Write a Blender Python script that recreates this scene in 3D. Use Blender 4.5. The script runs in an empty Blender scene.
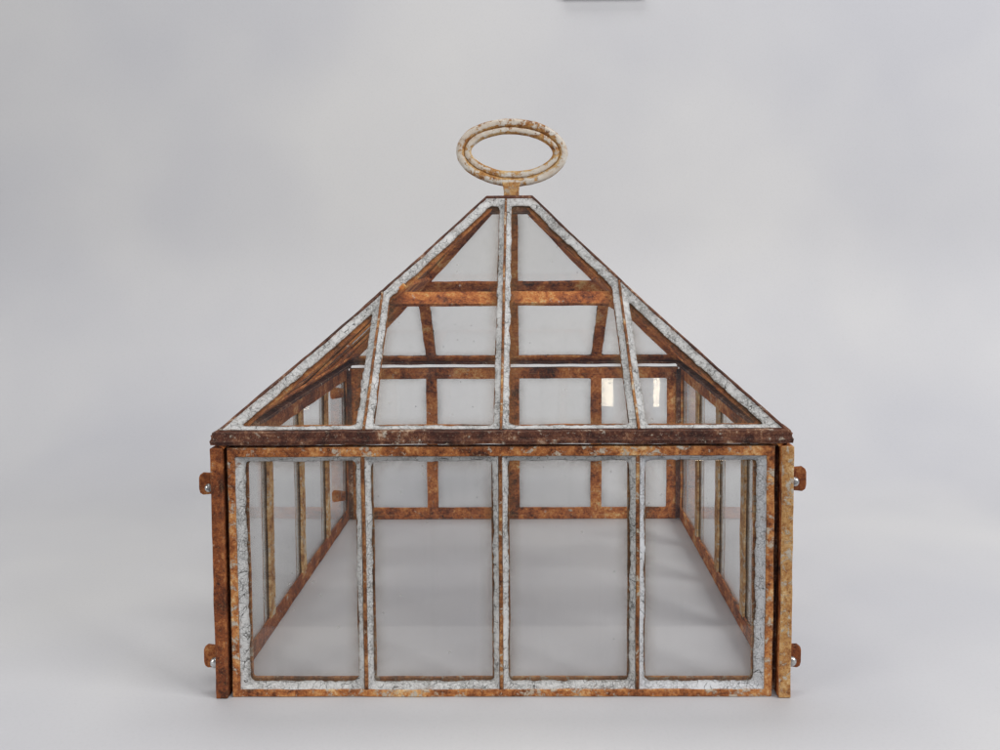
import bpy, bmesh, math, random
from mathutils import Vector, Matrix, noise
random.seed(7)
S = bpy.context.scene
COL = S.collection
R = math.radians

# ------------------------------------------------------------------ measures (metres)
HALF = .300          # half the outer width of the base
DEP = .600           # depth of the base
H = .2657            # height of the base
SK = .017            # the old base is racked: its back stands this far to the right
G = .142             # pane spacing

# ------------------------------------------------------------------ materials
def nodes(name):
    m = bpy.data.materials.new(name); m.use_nodes = True
    nt = m.node_tree; nt.nodes.clear()
    out = nt.nodes.new('ShaderNodeOutputMaterial')
    def N(t, **kw):
        n = nt.nodes.new(t)
        for k, v in kw.items():
            if k in n.inputs: n.inputs[k].default_value = v
            else: setattr(n, k, v)
        return n
    def L(a, b): nt.links.new(a, b)
    return m, nt, out, N, L

def ramp(N, stops, interp='LINEAR'):
    n = N('ShaderNodeValToRGB'); cr = n.color_ramp; cr.interpolation = interp
    while len(cr.elements) < len(stops): cr.elements.new(.5)
    for e, (p, c) in zip(cr.elements, stops):
        e.position = p
        e.color = (c, c, c, 1) if isinstance(c, (int, float)) else (*c, 1)
    return n

def mixc(N, L, fac, a, b, mode='MIX'):
    n = N('ShaderNodeMix'); n.data_type = 'RGBA'; n.blend_type = mode
    for sock, v in ((n.inputs[0], fac), (n.inputs[6], a), (n.inputs[7], b)):
        if hasattr(v, 'is_linked'): L(v, sock)
        elif isinstance(v, (int, float)): sock.default_value = v
        else: sock.default_value = (*v, 1)
    return n.outputs[2]

def math_(N, L, op, a, b=None, c=None, clamp=False):
    n = N('ShaderNodeMath'); n.operation = op; n.use_clamp = clamp
    for i, v in enumerate((a, b, c)):
        if v is None: continue
        if hasattr(v, 'is_linked'): L(v, n.inputs[i])
        else: n.inputs[i].default_value = v
    return n.outputs[0]

DARK = (.030, .013, .008); BROWN = (.090, .030, .013); RUST = (.215, .075, .025)
ORANGE = (.34, .145, .045); OCHRE = (.50, .30, .13); PAINT = (.60, .575, .51)

def rust(name, stops, paint=.0, paint_col=PAINT, seed=0., scale=1., worn=False):
    """flaking rust in several sizes with what is left of the old white paint"""
    m, nt, out, N, L = nodes(name)
    tc = N('ShaderNodeTexCoord')
    mp = N('ShaderNodeMapping'); L(tc.outputs['Object'], mp.inputs[0])
    mp.inputs['Location'].default_value = (seed, seed * 1.7, -seed)
    v = mp.outputs[0]
    a = N('ShaderNodeTexNoise', Scale=46. * scale, Detail=9., Roughness=.68, Distortion=.6); L(v, a.inputs['Vector'])
    b = N('ShaderNodeTexNoise', Scale=230., Detail=6., Roughness=.78); L(v, b.inputs['Vector'])
    c = N('ShaderNodeTexNoise', Scale=105. * scale, Detail=10., Roughness=.74, Distortion=.35); L(v, c.inputs['Vector'])
    d = N('ShaderNodeTexNoise', Scale=17., Detail=4., Roughness=.6); L(v, d.inputs['Vector'])
    f = math_(N, L, 'ADD', math_(N, L, 'MULTIPLY', a.outputs[0], .60), math_(N, L, 'MULTIPLY', b.outputs[0], .52))
    f = math_(N, L, 'ADD', f, math_(N, L, 'MULTIPLY', d.outputs[0], .50))
    f = math_(N, L, 'MULTIPLY_ADD', f, 3.1, -2.01, clamp=True)
    rp = ramp(N, stops); L(f, rp.inputs[0])
    col = rp.outputs[0]
    # fine dark pits and pale flecks
    pit = ramp(N, [(.34, 1.), (.43, 0.)]); L(b.outputs[0], pit.inputs[0])
    col = mixc(N, L, math_(N, L, 'MULTIPLY', pit.outputs[0], .5), col, DARK)
    e = N('ShaderNodeTexNoise', Scale=620., Detail=3., Roughness=.7); L(v, e.inputs['Vector'])
    fk = ramp(N, [(.60, 0.), (.70, 1.)]); L(e.outputs[0], fk.inputs[0])
    col = mixc(N, L, math_(N, L, 'MULTIPLY', fk.outputs[0], .45), col, stops[-1][1])
    dk = ramp(N, [(.30, 1.), (.40, 0.)]); L(e.outputs[0], dk.inputs[0])
    col = mixc(N, L, math_(N, L, 'MULTIPLY', dk.outputs[0], .38), col, DARK)
    pm = math_(N, L, 'ADD', c.outputs[0], math_(N, L, 'MULTIPLY', b.outputs[0], .22))
    pm = math_(N, L, 'ADD', pm, math_(N, L, 'MULTIPLY', d.outputs[0], .30))
    if worn:                       # paint rubbed off along the edges and out of the groove
        at = N('ShaderNodeAttribute'); at.attribute_name = 'worn'
        pm = math_(N, L, 'SUBTRACT', pm, math_(N, L, 'MULTIPLY', at.outputs['Fac'], .15))
    t = .95 - paint * .38
    pr = ramp(N, [(t - .015, 0.), (t + .03, 1.)]); L(pm, pr.inputs[0])
    pc = mixc(N, L, math_(N, L, 'MULTIPLY', b.outputs[0], .8), paint_col, tuple(x * .62 for x in paint_col))
    wash = ramp(N, [(.40, 1.), (.66, 0.)]); L(a.outputs[0], wash.inputs[0])
    pc = mixc(N, L, math_(N, L, 'MULTIPLY', wash.outputs[0], .40), pc, (.46, .28, .12))
    pc = mixc(N, L, math_(N, L, 'MULTIPLY', dk.outputs[0], .5), pc, (.16, .10, .055))
    if paint > 0:
        col = mixc(N, L, math_(N, L, 'MULTIPLY', pr.outputs[0], .93), col, pc)
    # arrises rubbed pale where the bars have been handled
    bv = N('ShaderNodeBevel', Radius=.0013); bv.samples = 4
    gm = N('ShaderNodeNewGeometry'); dp = N('ShaderNodeVectorMath'); dp.operation = 'DOT_PRODUCT'
    L(bv.outputs[0], dp.inputs[0]); L(gm.outputs['Normal'], dp.inputs[1])
    ed = math_(N, L, 'MULTIPLY', math_(N, L, 'SUBTRACT', 1., dp.outputs['Value'], clamp=True), 6., clamp=True)
    en = ramp(N, [(.42, 0.), (.60, 1.)]); L(c.outputs[0], en.inputs[0])
    col = mixc(N, L, math_(N, L, 'MULTIPLY', math_(N, L, 'MULTIPLY', ed, en.outputs[0]), .55), col, stops[-1][1])
    bs = N('ShaderNodeBsdfPrincipled'); L(col, bs.inputs['Base Color'])
    bs.inputs['Roughness'].default_value = .82
    bs.inputs['Specular IOR Level'].default_value = .28
    hgt = math_(N, L, 'ADD', math_(N, L, 'MULTIPLY', b.outputs[0], .8), math_(N, L, 'MULTIPLY', a.outputs[0], .9))
    if paint > 0: hgt = math_(N, L, 'ADD', hgt, math_(N, L, 'MULTIPLY', pr.outputs[0], .35))
    bp = N('ShaderNodeBump', Strength=.8, Distance=.0012); L(hgt, bp.inputs['Height']); L(bp.outputs[0], bs.inputs['Normal'])
    L(bs.outputs[0], out.inputs[0])
    return m

def putty(name, white=(.67, .67, .66), grime=.5, seed=0., stretch=(1, 1, 1)):
    m, nt, out, N, L = nodes(name)
    tc = N('ShaderNodeTexCoord')
    mp = N('ShaderNodeMapping'); L(tc.outputs['Object'], mp.inputs[0])
    mp.inputs['Location'].default_value = (seed, -seed, seed * .6)
    mp.inputs['Scale'].default_value = stretch
    w = N('ShaderNodeTexNoise', Scale=60., Detail=4.); L(mp.outputs[0], w.inputs['Vector'])
    wv = N('ShaderNodeVectorMath'); wv.operation = 'MULTIPLY_ADD'
    L(w.outputs['Color'], wv.inputs[0]); wv.inputs[1].default_value = (.008,) * 3; L(mp.outputs[0], wv.inputs[2])
    v = wv.outputs[0]
    n1 = N('ShaderNodeTexNoise', Scale=38., Detail=8., Roughness=.7); L(v, n1.inputs['Vector'])
    n2 = N('ShaderNodeTexNoise', Scale=300., Detail=5., Roughness=.8); L(v, n2.inputs['Vector'])
    cr = N('ShaderNodeTexVoronoi', Scale=110.); cr.feature = 'DISTANCE_TO_EDGE'; L(v, cr.inputs['Vector'])
    cr2 = N('ShaderNodeTexVoronoi', Scale=330.); cr2.feature = 'DISTANCE_TO_EDGE'; L(v, cr2.inputs['Vector'])
    col = mixc(N, L, n1.outputs[0], white, tuple(x * .80 for x in white))
    g = math_(N, L, 'ADD', math_(N, L, 'MULTIPLY', n1.outputs[0], .5), math_(N, L, 'MULTIPLY', n2.outputs[0], .7))
    gr = ramp(N, [(.685 - .10 * grime, 0.), (.83 - .10 * grime, 1.)]); L(g, gr.inputs[0])
    col = mixc(N, L, math_(N, L, 'MULTIPLY', gr.outputs[0], .8), col, (.165, .165, .15))
    k1 = ramp(N, [(.004, 1.), (.026, 0.)]); L(cr.outputs['Distance'], k1.inputs[0])
    k2 = ramp(N, [(.0, 1.), (.05, 0.)]); L(cr2.outputs['Distance'], k2.inputs[0])
    n4 = N('ShaderNodeTexNoise', Scale=130., Detail=2.); L(mp.outputs[0], n4.inputs['Vector'])
    k3 = ramp(N, [(.46, 0.), (.56, 1.)]); L(n4.outputs[0], k3.inputs[0])
    cm = ramp(N, [(.36, 0.), (.58, 1.)]); L(n1.outputs[0], cm.inputs[0])
    k = math_(N, L, 'MAXIMUM', math_(N, L, 'MULTIPLY', math_(N, L, 'MULTIPLY', k1.outputs[0], k3.outputs[0]), .95), math_(N, L, 'MULTIPLY', k2.outputs[0], math_(N, L, 'MULTIPLY', cm.outputs[0], .8)))
    col = mixc(N, L, k, col, (.06, .055, .05))
    n3 = N('ShaderNodeTexNoise', Scale=70., Detail=7., Roughness=.7); L(mp.outputs[0], n3.inputs['Vector'])
    rs = ramp(N, [(.63, 0.), (.70, 1.)]); L(n3.outputs[0], rs.inputs[0])
    col = mixc(N, L, math_(N, L, 'MULTIPLY', rs.outputs[0], .8), col, (.20, .09, .04))
    at = N('ShaderNodeAttribute'); at.attribute_name = 'lip'
    ar = N('ShaderNodeAttribute'); ar.attribute_name = 'root'
    b1 = math_(N, L, 'MULTIPLY', math_(N, L, 'POWER', at.outputs['Fac'], 2.), math_(N, L, 'MULTIPLY_ADD', n2.outputs[0], 2.6, -.75, clamp=True))
    col = mixc(N, L, math_(N, L, 'MULTIPLY', b1, .8), col, (.11, .075, .045))
    b2 = math_(N, L, 'MULTIPLY', math_(N, L, 'POWER', ar.outputs['Fac'], 1.5), math_(N, L, 'MULTIPLY_ADD', n3.outputs[0], 5., -2.4, clamp=True))
    col = mixc(N, L, math_(N, L, 'MULTIPLY', b2, .85), col, (.26, .12, .05))
    bs = N('ShaderNodeBsdfPrincipled'); L(col, bs.inputs['Base Color'])
    bs.inputs['Roughness'].default_value = .72; bs.inputs['Specular IOR Level'].default_value = .3
    h = math_(N, L, 'SUBTRACT', math_(N, L, 'ADD', n2.outputs[0], n1.outputs[0]), math_(N, L, 'MULTIPLY', k, 1.4))
    bp = N('ShaderNodeBump', Strength=.75, Distance=.0012); L(h, bp.inputs['Height']); L(bp.outputs[0], bs.inputs['Normal'])
    L(bs.outputs[0], out.inputs[0])
    return m

def glass(name, tint=(.984, .985, .981), film=.005, seed=0.):
    """old clear sheet glass: Schlick reflection over a faint tint, a thin film of dust, specks, and grime caught along the putty"""
    m, nt, out, N, L = nodes(name)
    tc = N('ShaderNodeTexCoord'); ge = N('ShaderNodeNewGeometry')
    dt = N('ShaderNodeVectorMath'); dt.operation = 'DOT_PRODUCT'
    L(ge.outputs['Normal'], dt.inputs[0]); L(ge.outputs['Incoming'], dt.inputs[1])
    ca = math_(N, L, 'ABSOLUTE', dt.outputs['Value'])
    fr = math_(N, L, 'POWER', math_(N, L, 'SUBTRACT', 1., ca, clamp=True), 5.)
    fr = math_(N, L, 'MULTIPLY_ADD', fr, .90, .050, clamp=True)
    tr = N('ShaderNodeBsdfTransparent'); tr.inputs[0].default_value = (*tint, 1)
    gl = N('ShaderNodeBsdfGlossy', Roughness=.004)
    wb = N('ShaderNodeTexNoise', Scale=14., Detail=1.); L(tc.outputs['Object'], wb.inputs['Vector'])
    bp = N('ShaderNodeBump', Strength=.05, Distance=.003); L(wb.outputs[0], bp.inputs['Height']); L(bp.outputs[0], gl.inputs['Normal'])
    mx = N('ShaderNodeMixShader'); L(fr, mx.inputs[0]); L(tr.outputs[0], mx.inputs[1]); L(gl.outputs[0], mx.inputs[2])
    # dirt
    n1 = N('ShaderNodeTexNoise', Scale=22., Detail=7., Roughness=.7, Distortion=.8); L(tc.outputs['Object'], n1.inputs['Vector'])
    fm = ramp(N, [(.35, .3), (.75, 1.)]); L(n1.outputs[0], fm.inputs[0])
    sm = N('ShaderNodeMapping'); sm.inputs['Scale'].default_value = (70., 70., 5.); L(tc.outputs['Object'], sm.inputs[0])
    s1 = N('ShaderNodeTexNoise', Scale=1., Detail=4., Roughness=.6); L(sm.outputs[0], s1.inputs['Vector'])
    sr = ramp(N, [(.54, 0.), (.72, 1.)]); L(s1.outputs[0], sr.inputs[0])
    fl = math_(N, L, 'ADD', math_(N, L, 'MULTIPLY', fm.outputs[0], film), math_(N, L, 'MULTIPLY', sr.outputs[0], .020))
    vo = N('ShaderNodeTexVoronoi', Scale=42.); vo.feature = 'F1'; L(tc.outputs['Object'], vo.inputs['Vector'])
    sp = ramp(N, [(.045, 1.), (.075, 0.)]); L(vo.outputs['Distance'], sp.inputs[0])
    sx = N('ShaderNodeSeparateColor'); L(vo.outputs['Color'], sx.inputs[0])
    sk = ramp(N, [(.50, 0.), (.54, 1.)]); L(sx.outputs[0], sk.inputs[0])
    spk = math_(N, L, 'MULTIPLY', math_(N, L, 'MULTIPLY', sp.outputs[0], sk.outputs[0]), .38)
    at = N('ShaderNodeAttribute'); at.attribute_name = 'edge'
    ed = math_(N, L, 'POWER', at.outputs['Fac'], 2.2)
    ed = math_(N, L, 'MULTIPLY', ed, math_(N, L, 'MULTIPLY_ADD', n1.outputs[0], 1.3, -.22, clamp=True))
    ed = math_(N, L, 'MULTIPLY', ed, .85)
    al = math_(N, L, 'ADD', math_(N, L, 'ADD', fl, spk), ed, clamp=True)
    dc = mixc(N, L, math_(N, L, 'DIVIDE', ed, math_(N, L, 'ADD', al, .001), clamp=True), (.42, .42, .39), (.17, .105, .05))
    df = N('ShaderNodeBsdfDiffuse'); L(dc, df.inputs[0])
    m2 = N('ShaderNodeMixShader'); L(al, m2.inputs[0]); L(mx.outputs[0], m2.inputs[1]); L(df.outputs[0], m2.inputs[2])
    L(m2.outputs[0], out.inputs[0])
    return m

M = {}
M['rust_rim'] = rust('rust_dark_rim', [(.0, (.020, .009, .008)), (.3, (.050, .017, .012)), (.6, (.105, .036, .021)), (.82, (.22, .10, .052)), (1., (.48, .35, .25))], .20, seed=3.1)
M['rust_inner'] = rust('rust_inner', [(.0, (0.045, 0.015, 0.009)), (.25, (0.186, 0.047, 0.015)), (.5, (0.410, 0.117, 0.029)), (.75, (0.602, 0.217, 0.054)), (1., (0.700, 0.459, 0.184))], .07, seed=1.3)
M['rust_rail'] = rust('rust_rail', [(.0, (0.047, 0.016, 0.009)), (.25, (0.165, 0.048, 0.017)), (.5, (0.366, 0.124, 0.037)), (.75, (0.531, 0.236, 0.076)), (1., (0.700, 0.483, 0.248))], .33, seed=5.7)
M['rust_web'] = rust('rust_web', [(.0, DARK), (.3, (0.121, 0.041, 0.016)), (.6, (0.264, 0.099, 0.034)), (.85, (0.440, 0.231, 0.090)), (1., (0.638, 0.462, 0.250))], .27, seed=12.9)
M['rust_left'] = rust('rust_left', [(.0, DARK), (.3, (0.138, 0.037, 0.014)), (.6, (0.265, 0.076, 0.022)), (.85, (0.437, 0.173, 0.055)), (1., OCHRE)], .12, seed=9.2)
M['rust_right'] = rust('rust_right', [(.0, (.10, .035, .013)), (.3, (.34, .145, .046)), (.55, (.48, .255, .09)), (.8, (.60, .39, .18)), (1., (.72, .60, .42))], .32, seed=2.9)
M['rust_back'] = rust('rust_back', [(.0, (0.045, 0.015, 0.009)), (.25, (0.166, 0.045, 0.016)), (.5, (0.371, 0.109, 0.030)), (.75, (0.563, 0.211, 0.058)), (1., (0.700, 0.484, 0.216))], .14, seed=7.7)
M['rust_pale'] = rust('rust_pale', [(.0, (.09, .035, .014)), (.3, (.30, .13, .042)), (.55, (.46, .25, .09)), (.78, (.58, .38, .18)), (1., (.68, .56, .38))], .32, seed=8.3)  # side bars; on the left, right-hand light is put into this paler rust
M['handle'] = rust('handle_paint', [(.0, (.10, .038, .015)), (.25, (.30, .12, .036)), (.5, (.46, .235, .075)), (.75, (.58, .38, .17)), (1., (.66, .54, .36))], .64, paint_col=(.80, .785, .73), seed=11.4, scale=.85, worn=True)
M['putty'] = putty('putty_white', grime=.75, seed=.4)
M['putty_roof'] = putty('putty_roof', white=(.67, .67, .66), grime=.95, seed=1.9)
M['putty_right'] = putty('putty_pale', white=(.70, .71, .73), grime=.25, seed=3.3)
M['glass'] = glass('old_glass')
def zinc():
    m, nt, out, N, L = nodes('zinc')
    bs = N('ShaderNodeBsdfPrincipled'); bs.inputs['Metallic'].default_value = .8
    n = N('ShaderNodeTexNoise', Scale=300., Detail=4.); tc = N('ShaderNodeTexCoord'); L(tc.outputs['Object'], n.inputs['Vector'])
    r = ramp(N, [(.3, (.34, .34, .33)), (.7, (.72, .73, .73))]); L(n.outputs[0], r.inputs[0]); L(r.outputs[0], bs.inputs['Base Color'])
    bs.inputs['Roughness'].default_value = .32
    L(bs.outputs[0], out.inputs[0]); return m
M['zinc'] = zinc()
def paper():
    m, nt, out, N, L = nodes('matt_backdrop')
    tc = N('ShaderNodeTexCoord')
    n = N('ShaderNodeTexNoise', Scale=1.45, Detail=3., Roughness=.5); L(tc.outputs['Object'], n.inputs['Vector'])
    n2 = N('ShaderNodeTexNoise', Scale=260., Detail=4., Roughness=.7); L(tc.outputs['Object'], n2.inputs['Vector'])
    r = ramp(N, [(.32, (.505, .509, .538)), (.68, (.610, .607, .606))]); L(n.outputs[0], r.inputs[0])
    sc = ramp(N, [(.25, .90), (.5, 1.)]); L(n2.outputs[0], sc.inputs[0])
    col = mixc(N, L, .5, r.outputs[0], sc.outputs[0], 'MULTIPLY')
    bs = N('ShaderNodeBsdfPrincipled'); L(col, bs.inputs['Base Color'])
    bs.inputs['Roughness'].default_value = .62; bs.inputs['Specular IOR Level'].default_value = .25
    bp = N('ShaderNodeBump', Strength=.06, Distance=.0008); L(n2.outputs[0], bp.inputs['Height']); L(bp.outputs[0], bs.inputs['Normal'])
    L(bs.outputs[0], out.inputs[0]); return m
M['paper'] = paper()

# ------------------------------------------------------------------ object helpers
def empty(name, loc, label, cat):
    o = bpy.data.objects.new(name, None); COL.objects.link(o); o.location = loc
    o.empty_display_size = .05
    o['label'] = label; o['category'] = cat
    return o

def jitter(p, amp):
    if amp == 0: return p
    return p + amp * (noise.noise_vector(p * 26.) * .9 + noise.noise_vector(p * 120. + Vector((3, 1, 7))) * .45)

def build(name, bm, mat, root, parent=None, amp=.0006, bevel=.0, smooth=False, deform=None, mat2=None, pick=None):
    """bm is in world metres; the mesh is stored in its thing's own space and linked as ONE object"""
    org = root.location
    if pick:
        for f in bm.faces: f.material_index = int(pick(f.calc_center_median()))
    for v in bm.verts:
        p = deform(v.co) if deform else v.co
        v.co = jitter(p, amp) - org
    bmesh.ops.recalc_face_normals(bm, faces=bm.faces)
    me = bpy.data.meshes.new(name); bm.to_mesh(me); bm.free()
    me.materials.append(mat)
    if mat2: me.materials.append(mat2)
    if smooth: me.polygons.foreach_set('use_smooth', [True] * len(me.polygons))
    o = bpy.data.objects.new(name, me); COL.objects.link(o)
    o.parent = parent or root
    if bevel:
        b = o.modifiers.new('bevel', 'BEVEL'); b.width = bevel; b.segments = 2; b.limit_method = 'ANGLE'; b.angle_limit = R(50)
    return o

class Plane:
    """a panel's own plane: s along it, v up it, w outward"""
    def __init__(self, O, u, v, n): self.O, self.u, self.v, self.n = Vector(O), Vector(u), Vector(v), Vector(n)
    def __call__(self, s, v, w): return self.O + self.u * s + self.v * v + self.n * w

def sweep(bm, rings, closed=False):
    vs = [[bm.verts.new(p) for p in r] for r in rings]
    n = len(rings[0]); m = len(rings)
    for i in range(m if closed else m - 1):
        a, b = vs[i], vs[(i + 1) % m]
        for j in range(n):
            k = (j + 1) % n
            bm.faces.new((a[j], a[k], b[k], b[j]))
    if not closed:
        bm.faces.new(vs[0][::-1]); bm.faces.new(vs[-1])

def bar(bm, P, a, b, prof, step=.008):
    """prism from a to b in plane P; prof is a list of (sideways, outward)"""
    a, b = Vector(a), Vector(b); d = b - a; n = max(1, int(d.length / step)); d.normalize(); t = Vector((d.y, -d.x))
    rings = []
    for i in range(n + 1):
        c = a.lerp(b, i / n)
        rings.append([P(*(c + t * l), w) for l, w in prof])
    sweep(bm, rings)

def box_prof(l0, l1, w0, w1): return [(l0, w0), (l1, w0), (l1, w1), (l0, w1)]

def inset(poly, ds):
    """convex polygon (counter-clockwise) with each edge moved inward by its own amount"""
    n = len(poly); lines = []
    for i in range(n):
        a, b = Vector(poly[i]), Vector(poly[(i + 1) % n]); d = (b - a).normalized(); nn = Vector((-d.y, d.x))
        lines.append((a + nn * ds[i], d))
    res = []
    for i in range(n):
        (p, d), (q, e) = lines[i - 1], lines[i]
        c = d.x * e.y - d.y * e.x
        t = ((q - p).x * e.y - (q - p).y * e.x) / c
        res.append(p + d * t)
    return res

def loop(poly, r, counts, m=5):
    """sample a polygon whose corners are rounded by r; same topology for every inset of it"""
    n = len(poly); pts = []; cut = []
    for i in range(n):
        a, c, b = poly[i - 1], poly[i], poly[(i + 1) % n]
        k = min(r, .4 * (a - c).length, .4 * (b - c).length)
        cut.append((c + (a - c).normalized() * k, c, c + (b - c).normalized() * k))
    for i in range(n):
        p, c, q = cut[i]
        for j in range(m):
            t = j / (m - 1)
            pts.append(p * (1 - t) ** 2 + c * 2 * t * (1 - t) + q * t * t)
        nx = cut[(i + 1) % n][0]
        for j in range(1, counts[i]):
            pts.append(q.lerp(nx, j / counts[i]))
    return pts

def counts_of(poly, step=.006):
    n = len(poly)
    return [max(2, int((Vector(poly[(i + 1) % n]) - Vector(poly[i])).length / step)) for i in range(n)]

def ring(bm, P, poly, d0, d1, w0, w1, r0=.001, r1=.001):
    """a frame: the strip between two insets of a polygon, from w0 to w1"""
    ct = counts_of(poly, .01)
    o = loop(inset(poly, d0), r0, ct, 4); i = loop(inset(poly, d1), r1, ct, 4)
    rings = [[P(*a, w0), P(*b, w0), P(*b, w1), P(*a, w1)] for a, b in zip(o, i)]
    sweep(bm, rings, True)

def putty_ring(P, poly, d0, widths, top=.0068, low=.0011, r=.007, wob=.0019):
    bm = bmesh.new(); ct = counts_of(poly, .0035)
    n = len(poly)
    o = loop(inset(poly, d0), .0012, ct, 6)
    i = loop(inset(poly, [a + b for a, b in zip(d0, widths)]), r, ct, 6)
    cen = sum(i, Vector((0, 0))) / len(i)
    rings = []
    sd = random.random() * 50
    for a, b in zip(o, i):
        d = (a - b); dl = max(d.length, 1e-6)
        k = noise.noise(Vector((b.x * 55 + sd, b.y * 55, sd))) * 1. + noise.noise(Vector((b.x * 210, b.y * 210 + sd, 3))) * .7
        b2 = b + d / dl * max(-.003, min(.003, k * wob))
        hk = noise.noise(Vector((b.x * 80, sd, b.y * 80))) * .0008
        mid = b2.lerp(a, .30); m2 = b2.lerp(a, .68)
        rings.append([P(*a, low), P(*a, top + hk * .5), P(*m2, low + (top - low) * .70 + hk), P(*mid, low + (top - low) * .40 + hk), P(*b2, low + .0009), P(*b2, low)])
    sweep(bm, rings, True)
    la = bm.verts.layers.float.new('lip'); lb = bm.verts.layers.float.new('root')
    bm.verts.ensure_lookup_table()
    for n_, v in enumerate(bm.verts):
        v[la] = (0, 0, 0, .25, 1, 1)[n_ % 6]; v[lb] = (1, 1, .25, 0, 0, 0)[n_ % 6]
    return bm

def pane_mesh(P, poly, d, grime=.024, tilt=0.):
    """a slab of glass cut to its opening; 'edge' tells how near the putty a point lies"""
    bm = bmesh.new(); lay = bm.verts.layers.float.new('edge')
    ct = counts_of(poly, .012); pl = inset(poly, d); lp = loop(pl, .002, ct, 3)
    cen = sum(lp, Vector((0, 0))) / len(lp)
    nn = len(pl)
    def dist(p):
        m = 1.
        for i in range(nn):
            a, b = pl[i], pl[(i + 1) % nn]; e = (b - a).normalized(); m = min(m, -(p - a).x * e.y * 1. + (p - a).y * e.x)
        return abs(m)
    ks = [1., .955, .91, .86, .8, .7, .55, .38, .2, .08]
    for w, flip in ((.001, False), (-.001, True)):
        prev = None; outer = None
        for k in ks:
            cur = []
            for p in lp:
                q = cen + (p - cen) * k
                vv = bm.verts.new(P(*q, w + tilt * (q.y - cen.y)))
                vv[lay] = max(0., 1. - dist(q) / grime)
                cur.append(vv)
            if prev:
                for j in range(len(cur)):
                    h = (j + 1) % len(cur)
                    bm.faces.new((prev[j], prev[h], cur[h], cur[j]))
            else: outer = cur
            prev = cur
        c = bm.verts.new(P(*cen, w)); c[lay] = 0.
        for j in range(len(prev)): bm.faces.new((prev[j], prev[(j + 1) % len(prev)], c))
        if not flip: top = outer
        else:
            for j in range(len(outer)):
                h = (j + 1) % len(outer)
                bm.faces.new((top[j], top[h], outer[h], outer[j]))
    return bm

V2 = lambda a, b: Vector((a, b))

# ------------------------------------------------------------------ the glazed base
base = empty('garden_cloche', (0, .3, 0), 'square rusty iron and glass cloche base of upright glazed sides standing on the grey backdrop', 'cloche base')

def side_panel(A, B, iron, bars_mat, put, stile=.008, side_put=.0090, low=.0205, high=.0188, pb=.0088, pt=.0085):
    """one glazed side between two ground points on its outer face (left to right seen from outside)"""
    A, B = Vector((*A, 0)), Vector((*B, 0)); u = (B - A); Wd = u.length; u.normalize()
    n = u.cross(Vector((0, 0, 1)))
    P = Plane(A - n * .008, u, (0, 0, 1), n)
    rect = [V2(0, .0005), V2(Wd, .0005), V2(Wd, H), V2(0, H)]
    e = [.0075, stile, .010, stile]
    bm = bmesh.new()
    ring(bm, P, rect, [0, 0, 0, 0], e, -.0045, .008)
    ring(bm, P, rect, [x - .0006 for x in e], [low, stile + .0112, high, stile + .0112], -.0041, -.0014, r1=.004)
    fr = build('side_panel', bm, iron, base, amp=.0007, bevel=.0009)
    xs = [Wd / 2 + (k - 1) * G for k in range(3)]
    for x in xs:
        bm = bmesh.new()
        bar(bm, P, (x, e[0] - .001), (x, H - e[2] + .001), box_prof(-.0018, .0018, -.0016, .0077))
        bar(bm, P, (x, low - .0015), (x, H - high + .0013), box_prof(-.0094, .0094, -.0044, -.0017))
        build('mullion', bm, bars_mat, base, fr, amp=.0008, bevel=.0006, mat2=M['rust_web'], pick=lambda p: (p - P.O).dot(P.n) > -.0012)
    eds = [0] + xs + [Wd]
    for k in range(4):
        poly = [V2(eds[k], 0), V2(eds[k + 1], 0), V2(eds[k + 1], H), V2(eds[k], H)]
        dl = stile if k == 0 else .0020; dr = stile if k == 3 else .0020
        d0 = [e[0] + .0002, dr + .0002, e[2] + .0002, dl + .0002]
        g = build('glass_pane', pane_mesh(P, poly, [x + .0012 for x in d0], tilt=random.uniform(-.002, .002)), M['glass'], base, fr, amp=0, smooth=True)
        wl = side_put if k == 0 else .0055; wr = side_put if k == 3 else .0055
        pm = put[k] if isinstance(put, list) else put
        build('putty', putty_ring(P, poly, d0, [pb, wr, pt, wl]), pm, base, g, amp=.0003, smooth=False)
    return fr

px = .0125; gp = .0042          # thickness of a side, gap at a corner
xi = HALF - px - gp
cl = lambda x, y: (x + SK * y / DEP, y)
front = side_panel(cl(-xi, .003), cl(xi - .002, .003), M['rust_rail'], M['rust_rail'], [M['putty'], M['putty'], M['putty'], M['putty_right']], low=.0168, high=.0165, pb=.0068, pt=.0056)
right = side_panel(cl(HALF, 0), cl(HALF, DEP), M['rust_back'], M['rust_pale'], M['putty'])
left = side_panel(cl(-HALF, DEP), cl(-HALF, 0), M['rust_left'], M['rust_pale'], M['putty'])
back = side_panel(cl(xi, DEP - .003), cl(-xi, DEP - .003), M['rust_back'], M['rust_back'], M['putty'])

# the right side's front edge is given a paler ochre rust
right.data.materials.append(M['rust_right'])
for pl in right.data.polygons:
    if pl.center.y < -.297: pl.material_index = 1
# iron strips closing the corners behind the butted sides
for sx in (-1, 1):
    for yy in (.0145, DEP - .0175):
        bm = bmesh.new(); xa = sx * (xi - .003) + SK * yy / DEP; xb = sx * (HALF - px + .0002) + SK * yy / DEP
        nz = 40
        sweep(bm, [[Vector((xa, yy, z)), Vector((xb, yy, z)), Vector((xb, yy + .003, z)), Vector((xa, yy + .003, z))] for z in [.002 + (H - .005) * i / nz for i in range(nz + 1)]])
        build('corner_strip', bm, M['rust_rim'], base, amp=.0004)

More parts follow.
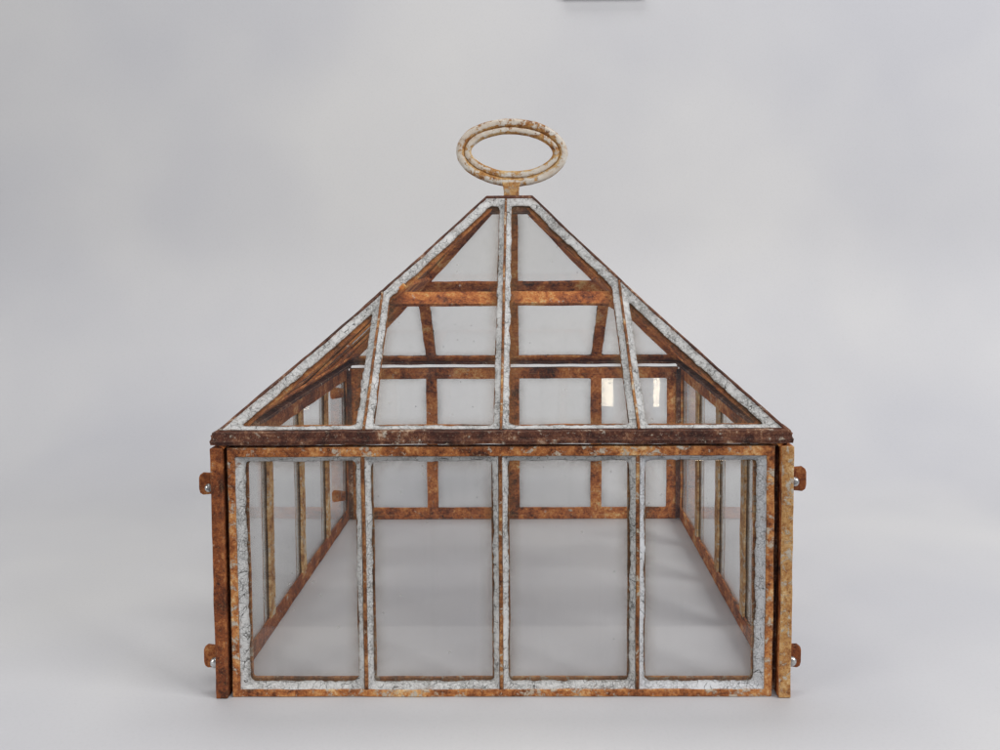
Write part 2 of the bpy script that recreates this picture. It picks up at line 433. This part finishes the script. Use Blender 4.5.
def lug(x, z, sgn, iron, hh=.0105, ww=.0150, bolt_dx=.0045, bolt_dz=-.004, y=.020, bolt_r=.0042, tilt=0., inn=.024):
    """flat hooked tab that ties a corner together, sticking out past the side"""
    bm = bmesh.new(); r = .0042
    out = [(-inn, -hh * .72), (ww - r, -hh), (ww - .001, -hh + r * .55), (ww, -hh + r * 1.6), (ww, hh - r * 1.3), (ww - .0012, hh - r * .5), (ww - r, hh), (-inn, hh * .72)]
    rings = []
    for yy in (y - .0026, y + .0026):
        rings.append([Vector((x + sgn * a, yy, z + b + tilt * a)) for a, b in out])
    sweep(bm, rings)
    o = build('lug', bm, iron, base, amp=.0007, bevel=.0012)
    if inn < .02: return
    # round-headed bolt
    bm = bmesh.new(); rings = []
    for rr, dy in ((bolt_r * .9, .001), (bolt_r, -.0008), (bolt_r * .92, -.0024), (bolt_r * .62, -.0038), (bolt_r * .25, -.0043)):
        rings.append([Vector((x + sgn * bolt_dx + rr * math.cos(t), y - .0026 + dy, z + bolt_dz + 1.15 * rr * math.sin(t))) for t in [i * math.tau / 14 for i in range(14)]])
    sweep(bm, rings)
    build('bolt', bm, M['zinc'], base, o, amp=.0002, smooth=True)

lug(-HALF, .2240, -1, M['rust_left'], ww=.0185, hh=.0118, bolt_dx=.0078, bolt_r=.0040)
lug(-HALF, .0365, -1, M['rust_left'], ww=.0185, hh=.0125, bolt_dx=.0062, bolt_dz=-.0055, bolt_r=.0052, tilt=.04)
lug(HALF, .2270, 1, M['rust_left'], ww=.0190, hh=.0128, bolt_dx=.0066, bolt_dz=-.0025, bolt_r=.0044)
lug(HALF, .0372, 1, M['rust_left'], ww=.0165, hh=.0125, bolt_dx=.0064, bolt_dz=-.0055, bolt_r=.0046, tilt=-.08)
for sx in (-1,):
    for z in (.045, .225):
        lug(sx * HALF + SK * .95, z, sx, M['rust_back'], y=.575, inn=.008)

# ------------------------------------------------------------------ the lifting lid
LZ = .2690                       # underside of the lid's rim
lid = empty('pyramid_cloche', (0, .3, LZ), 'rusty iron and glass pyramid cloche lid with oval ring handle resting on the square base', 'cloche lid')
EZ, TZ = .2800, .5385            # eave and top
hw, th = .2965, .0315
eave = [Vector((-hw, .0035, EZ)), Vector((hw, .0035, EZ)), Vector((hw + SK, .5965, EZ)), Vector((-hw + SK, .5965, EZ))]
tc_ = Vector((.0108, .300, TZ))
crown = [tc_ + Vector((-th, -th, 0)), tc_ + Vector((th, -th, 0)), tc_ + Vector((th, th, 0)), tc_ + Vector((-th, th, 0))]
BACK_LIFT = .0028
def bow(p):
    t = (p.z - EZ) / (TZ - EZ)
    z = p.z
    if 0 < t < 1: z -= .0042 * 4 * t * (1 - t)
    z += BACK_LIFT * (p.y / DEP) * max(0., 1 - max(0., t))
    return Vector((p.x, p.y, z))
def lidpart(name, bm, mat, parent=None, **kw): return build(name, bm, mat, lid, parent, deform=bow, **kw)

# rim: a slanted iron band round the eave
bm = bmesh.new()
def rect_loop(off, z, n=50):
    c = [(-hw - off, .0035 - off), (hw + off, .0035 - off), (hw + SK + off, .5965 + off), (-hw + SK - off, .5965 + off)]
    pts = []
    for i in range(4):
        a, b = Vector(c[i]), Vector(c[(i + 1) % 4])
        for j in range(n): q = a.lerp(b, j / n); pts.append(Vector((q.x, q.y, z)))
    return pts
secs = [rect_loop(.0025, LZ), rect_loop(.0032, LZ + .004), rect_loop(.0018, LZ + .0062), rect_loop(.0016, LZ + .0085), rect_loop(.0008, LZ + .0130), rect_loop(-.0060, LZ + .0140), rect_loop(-.0080, LZ + .006), rect_loop(-.0200, LZ + .005), rect_loop(-.0200, LZ + .0012)]
sweep(bm, [list(r) for r in zip(*secs)], True)
rim = lidpart('lid_rim', bm, M['rust_rim'], amp=.0011)
for c in eave:
    bm = bmesh.new(); s = .006; cx = c.x + (.008 if c.x < 0 else -.008); cy = c.y + (.009 if c.y < .3 else -.009)
    top = LZ + .0025; bot = H + .0004 - BACK_LIFT * (c.y / DEP)
    sweep(bm, [[Vector((cx - s, cy - s, z)), Vector((cx + s, cy - s, z)), Vector((cx + s, cy + s, z)), Vector((cx - s, cy + s, z))] for z in (bot, top)])
    lidpart('foot', bm, M['rust_rim'], rim, amp=0)

# facets
facets = []
for k in range(4):
    A, B, C, D = eave[k], eave[(k + 1) % 4], crown[(k + 1) % 4], crown[k]
    u = (B - A).normalized(); mid = (C + D) / 2; n = u.cross(mid - A).normalized(); v = n.cross(u)
    P = Plane((A + B) / 2 - n * .0060, u, v, n)
    f2 = lambda p: V2((p - P.O).dot(u), (p - P.O).dot(v))
    a, b, c, d = f2(A), f2(B), f2(C), f2(D)
    facets.append((P, a, b, c, d))

def hit(p, q, x):
    t = (x - p.x) / (q.x - p.x); return V2(x, p.y + (q.y - p.y) * t)

# hips: an outer fin, an inner rib, and the flange that carries the glass of both faces beside it
for k in range(4):
    E0, C0 = eave[k], crown[k]
    d = (C0 - E0).normalized()
    n1, n2 = facets[k][0].n, facets[k - 1][0].n
    o = (n1 + n2); o = (o - d * o.dot(d)).normalized(); s = d.cross(o)
    bm = bmesh.new()
    rings = []
    nseg = 46; ln = (C0 - E0).length
    prof = [(-.0019, .0002), (.0019, .0002), (.0024, -.0115), (.0080, -.0135), (.0080, -.0165), (-.0080, -.0165), (-.0080, -.0135), (-.0024, -.0115)]
    for i in range(nseg + 1):
        c = E0 - d * .003 + d * (ln + .004) * i / nseg
        rings.append([c + s * l + o * w for l, w in prof])
    sweep(bm, rings)
    P, a, b, c, dd = facets[k]
    e = (dd - a).normalized(); nl = V2(e.y, -e.x)     # to the inside of this facet
    bar(bm, P, a + e * .012, dd - e * .006, box_prof(.003, .0152, -.0044, -.0015))
    P, a, b, c, dd = facets[k - 1]
    e = (c - b).normalized()
    bar(bm, P, b + e * .012, c - e * .006, box_prof(-.0152, -.003, -.0044, -.0015))
    lidpart('hip_bar', bm, M['rust_inner'], amp=.0008, bevel=.0005, mat2=M['rust_rim'], pick=lambda c_: (c_ - E0).dot(o) > -.0075)

for k in range(4):
    P, a, b, c, d = facets[k]
    L_ = c.y; cx = (c.x + d.x) / 2
    nl, nr = hit(a, d, -G), hit(b, c, G)
    # glazing bars
    for p, q in ((V2(-G, .004), nl), (V2(0, .004), V2(cx * .55, L_)), (V2(G, .004), nr)):
        bm = bmesh.new(); e = (q - p).normalized(); q2 = q - e * .004
        bar(bm, P, p, q2, box_prof(-.0013, .0013, -.0016, .0071))
        bar(bm, P, p + e * .006, q - e * .010, box_prof(-.0085, .0085, -.0047, -.0018))
        lidpart('glazing_bar', bm, M['rust_inner'], amp=.0009, bevel=.0005, mat2=M['rust_web'], pick=lambda c_: (c_ - P.O).dot(P.n) > -.0012)
    bm = bmesh.new()
    bar(bm, P, (a.x + .016, .0098), (b.x - .016, .0098), box_prof(-.0066, .0066, -.0050, -.0016))
    lidpart('eave_bar', bm, M['rust_inner'], rim, amp=.0009, bevel=.0006)
    # the brace half way up, behind the glass
    bm = bmesh.new()
    vt = nl.y + .0075; x0, x1 = nl.x + .006, nr.x - .006
    rings = []; nn = 44
    for i in range(nn + 1):
        x = x0 + (x1 - x0) * i / nn
        fl = max(0., 1 - min(x - x0, x1 - x) / .012) ** 2 * .008
        rings.append([P(x, vt - (.0200 if k == 0 else .0225) - fl, -.0052), P(x, vt - (.0200 if k == 0 else .0225) - fl, -.0105), P(x, vt, -.0105), P(x, vt, -.0052)])
    sweep(bm, rings)
    lidpart('brace_bar', bm, M['rust_inner'], amp=.0009, bevel=.0008)
    # glass and putty
    m0 = V2(0, 0); t0 = V2(cx * .55, L_)
    polys = [([a, V2(-G, 0), nl], [.0055, .0016, .0022], [.0068, .0075, .0098]),
             ([V2(-G, 0), m0, t0, d, nl], [.0055, .0016, .0030, .0022, .0016], [.0068, .0062, .0098, .0098, .0068]),
             ([m0, V2(G, 0), nr, c, t0], [.0055, .0016, .0022, .0030, .0016], [.0068, .0068, .0098, .0098, .0062]),
             ([V2(G, 0), b, nr], [.0055, .0022, .0016], [.0068, .0098, .0075])]
    for poly, d0, wd in polys:
        g = lidpart('glass_pane', pane_mesh(P, poly, [x + .0008 for x in d0]), M['glass'], amp=0, smooth=True)
        lidpart('putty', putty_ring(P, poly, d0, wd, top=.0058, r=.006), M['putty_roof'], g, amp=.0003)

# crown plate with its inner collar
bm = bmesh.new()
def sq(h, z): return [tc_ + Vector((x * h, y * h, z)) for x, y in ((-1, -1), (1, -1), (1, 1), (-1, 1))]
sweep(bm, [sq(th + .0015, -.0030), sq(th + .0015, .0000), sq(th - .001, .0020)])
sweep(bm, [sq(th + .006, -.020), sq(th + .0, -.0036)])
plate = build('crown_plate', bm, M['rust_rim'], lid, amp=.0008, bevel=.001)

# oval ring handle: two ribs with a groove between, on a short stem
HC = Vector((.0145, .300, .6005)); ha, hb = .0758, .0456; tl = R(-2.2)
prof = [(.0000, .0050), (.0000, -.0015), (.0010, -.0035), (.0034, -.0048), (.0066, -.0046), (.0090, -.0036), (.0096, -.0026), (.0098, -.0004), (.0102, -.0004), (.0104, -.0024), (.0112, -.0034), (.0130, -.0041), (.0154, -.0040), (.0176, -.0028), (.0186, -.0005), (.0186, .0048), (.0160, .0065), (.0030, .0065)]
bm = bmesh.new(); rings = []; n = 110
for i in range(n):
    t = math.tau * i / n
    p = V2(ha * math.cos(t), hb * math.sin(t)); nn = V2(math.cos(t) / ha, math.sin(t) / hb).normalized()
    rr = []
    for q, y in prof:
        w = p - nn * q * 1.1
        rr.append(HC + Vector((w.x * math.cos(tl) - w.y * math.sin(tl), y, w.x * math.sin(tl) + w.y * math.cos(tl))))
    rings.append(rr)
sweep(bm, rings, True)
lw = bm.verts.layers.float.new('worn')
for n_, v in enumerate(bm.verts):
    q, y = prof[n_ % len(prof)]
    v[lw] = 1. if (q > .0165 or .0085 < q < .0112 or y > .003) else (.55 if q < .001 else 0.)
handle = build('handle', bm, M['handle'], lid, amp=.0010, smooth=True)
bm = bmesh.new(); sx = HC.x - .001
def st(w, dpt, z): return [Vector((sx - w, .300 - dpt, z)), Vector((sx + w, .300 - dpt, z)), Vector((sx + w, .300 + dpt, z)), Vector((sx - w, .300 + dpt, z))]
sweep(bm, [st(.0105, .008, TZ + .0032), st(.0102, .0078, TZ + .008), st(.0108, .0080, TZ + .0150), st(.0125, .0078, TZ + .0215)])
build('stem', bm, M['rust_right'], lid, handle, amp=.0006, bevel=.001)

# ------------------------------------------------------------------ the backdrop: one sheet, table top curving up into the wall
bm = bmesh.new()
prof = [(-.150, -.03), (-.150, -.003), (-.148, 0)]
y0, rad = .64, .53
prof += [(-.1 + i * .08, 0) for i in range(0, 9)] + [(y0 - .06, 0), (y0, 0)]
for i in range(1, 17):
    t = i / 16 * math.pi / 2; prof.append((y0 + rad * math.sin(t), rad * (1 - math.cos(t))))
prof += [(y0 + rad, rad + .1 + i * .15) for i in range(14)]
xs = [-2.2 + i * .2 for i in range(23)]
vs = [[bm.verts.new((x, y, z)) for (y, z) in prof] for x in xs]
for i in range(len(xs) - 1):
    for j in range(len(prof) - 1):
        bm.faces.new((vs[i][j], vs[i + 1][j], vs[i + 1][j + 1], vs[i][j + 1]))
me = bpy.data.meshes.new('backdrop'); bm.to_mesh(me); bm.free(); me.materials.append(M['paper'])
me.polygons.foreach_set('use_smooth', [True] * len(me.polygons))
bd = bpy.data.objects.new('backdrop', me); COL.objects.link(bd); bd['kind'] = 'structure'

bm = bmesh.new()
x0, x1, zb, yb = .142, .336, 1.0618, 1.1635
sweep(bm, [[Vector((x, yb - .008, zb + .004)), Vector((x, yb - .006, zb)), Vector((x, yb + .0055, zb)), Vector((x, yb + .0055, zb + .032)), Vector((x, yb - .006, zb + .032)), Vector((x, yb - .008, zb + .028))] for x in (x0, x0 + .002, x1 - .002, x1)])
me = bpy.data.meshes.new('wall_batten'); bmesh.ops.recalc_face_normals(bm, faces=bm.faces); bm.to_mesh(me); bm.free()
def grey():
    m, nt, out, N, L = nodes('grey_batten')
    n = N('ShaderNodeTexNoise', Scale=90., Detail=4.); tc = N('ShaderNodeTexCoord'); L(tc.outputs['Object'], n.inputs['Vector'])
    q = ramp(N, [(.3, (.34, .34, .38)), (.7, (.40, .40, .43))]); L(n.outputs[0], q.inputs[0])
    bs = N('ShaderNodeBsdfPrincipled'); L(q.outputs[0], bs.inputs['Base Color']); bs.inputs['Roughness'].default_value = .6; L(bs.outputs[0], out.inputs[0])
    return m
me.materials.append(grey()); bt = bpy.data.objects.new('wall_batten', me); COL.objects.link(bt)
bt['label'] = 'short thin grey strip high on the pale backdrop above the handle'; bt['category'] = 'strip'

# ------------------------------------------------------------------ light: two soft windows, the dim room, added fill and reflection lamps
def area(name, loc, target, sx, sy, power, col):
    l = bpy.data.lights.new(name, 'AREA'); l.shape = 'RECTANGLE'; l.size = sx; l.size_y = sy; l.energy = power; l.color = col
    o = bpy.data.objects.new(name, l); COL.objects.link(o); o.location = loc
    o.rotation_euler = (Vector(target) - Vector(loc)).to_track_quat('-Z', 'Y').to_euler()
    return o
area('window_light', (2.7, -1.25, 2.0), (.1, .6, .3), 1.6, 1.7, 86, (1., .985, .97))
area('room_light', (.4, -1.75, 2.8), (-.0, .3, 0), 1.6, 1.2, 24, (1., .985, .965))
area('overhead_fill', (-.1, .60, 2.7), (-.1, .45, 0), 1.8, .5, 19, (1., .985, .97))  # unseen fill added overhead to brighten the floor inside and behind the base
area('far_window_light', (-1.9, -1.15, .75), (-.55, -.1, 0), .9, .9, 21, (1., .965, .90))
# unseen lamps added low, only for the bright bars mirrored in the back glass
for x, sw, sh, pw in ((.605, .10, .20, .62), (.900, .045, .22, .60), (.985, .050, .22, .60)):
    area('reflection_lamp', (x, -3.0, -.385), (x * .4, .5, .2), sw, sh, pw, (1., .84, .62))
w = bpy.data.worlds.new('World'); S.world = w; w.use_nodes = True
bg = w.node_tree.nodes['Background']; bg.inputs[0].default_value = (.76, .83, 1., 1); bg.inputs[1].default_value = .17

# ------------------------------------------------------------------ camera
cam = bpy.data.cameras.new('camera'); co = bpy.data.objects.new('camera', cam); COL.objects.link(co); S.camera = co
cam.sensor_fit = 'HORIZONTAL'; cam.sensor_width = 36; cam.lens = 834.365 / 1000 * 36
cam.shift_y = -.07347; cam.clip_start = .01; cam.clip_end = 100
yaw, pit, rol = -.01025, .06007, -.00629
xv = Vector((math.cos(yaw), -math.sin(yaw), 0)); yv = Vector((math.sin(yaw), math.cos(yaw), 0)); zv = Vector((0, 0, 1))
fw = yv * math.cos(pit) - zv * math.sin(pit); up = yv * math.sin(pit) + zv * math.cos(pit)
xr = xv * math.cos(rol) + up * math.sin(rol); ur = -xv * math.sin(rol) + up * math.cos(rol)
m = Matrix((xr, ur, -fw)).transposed().to_4x4(); m.translation = Vector((.00872, -.84466, .4664))
co.matrix_world = m

S.render.engine = 'CYCLES'
S.cycles.transparent_max_bounces = 40
S.cycles.max_bounces = 10
S.view_settings.view_transform = 'Standard'; S.view_settings.look = 'None'
S.view_settings.exposure = 0; S.view_settings.gamma = 1
S.render.resolution_x, S.render.resolution_y = 1024, 768
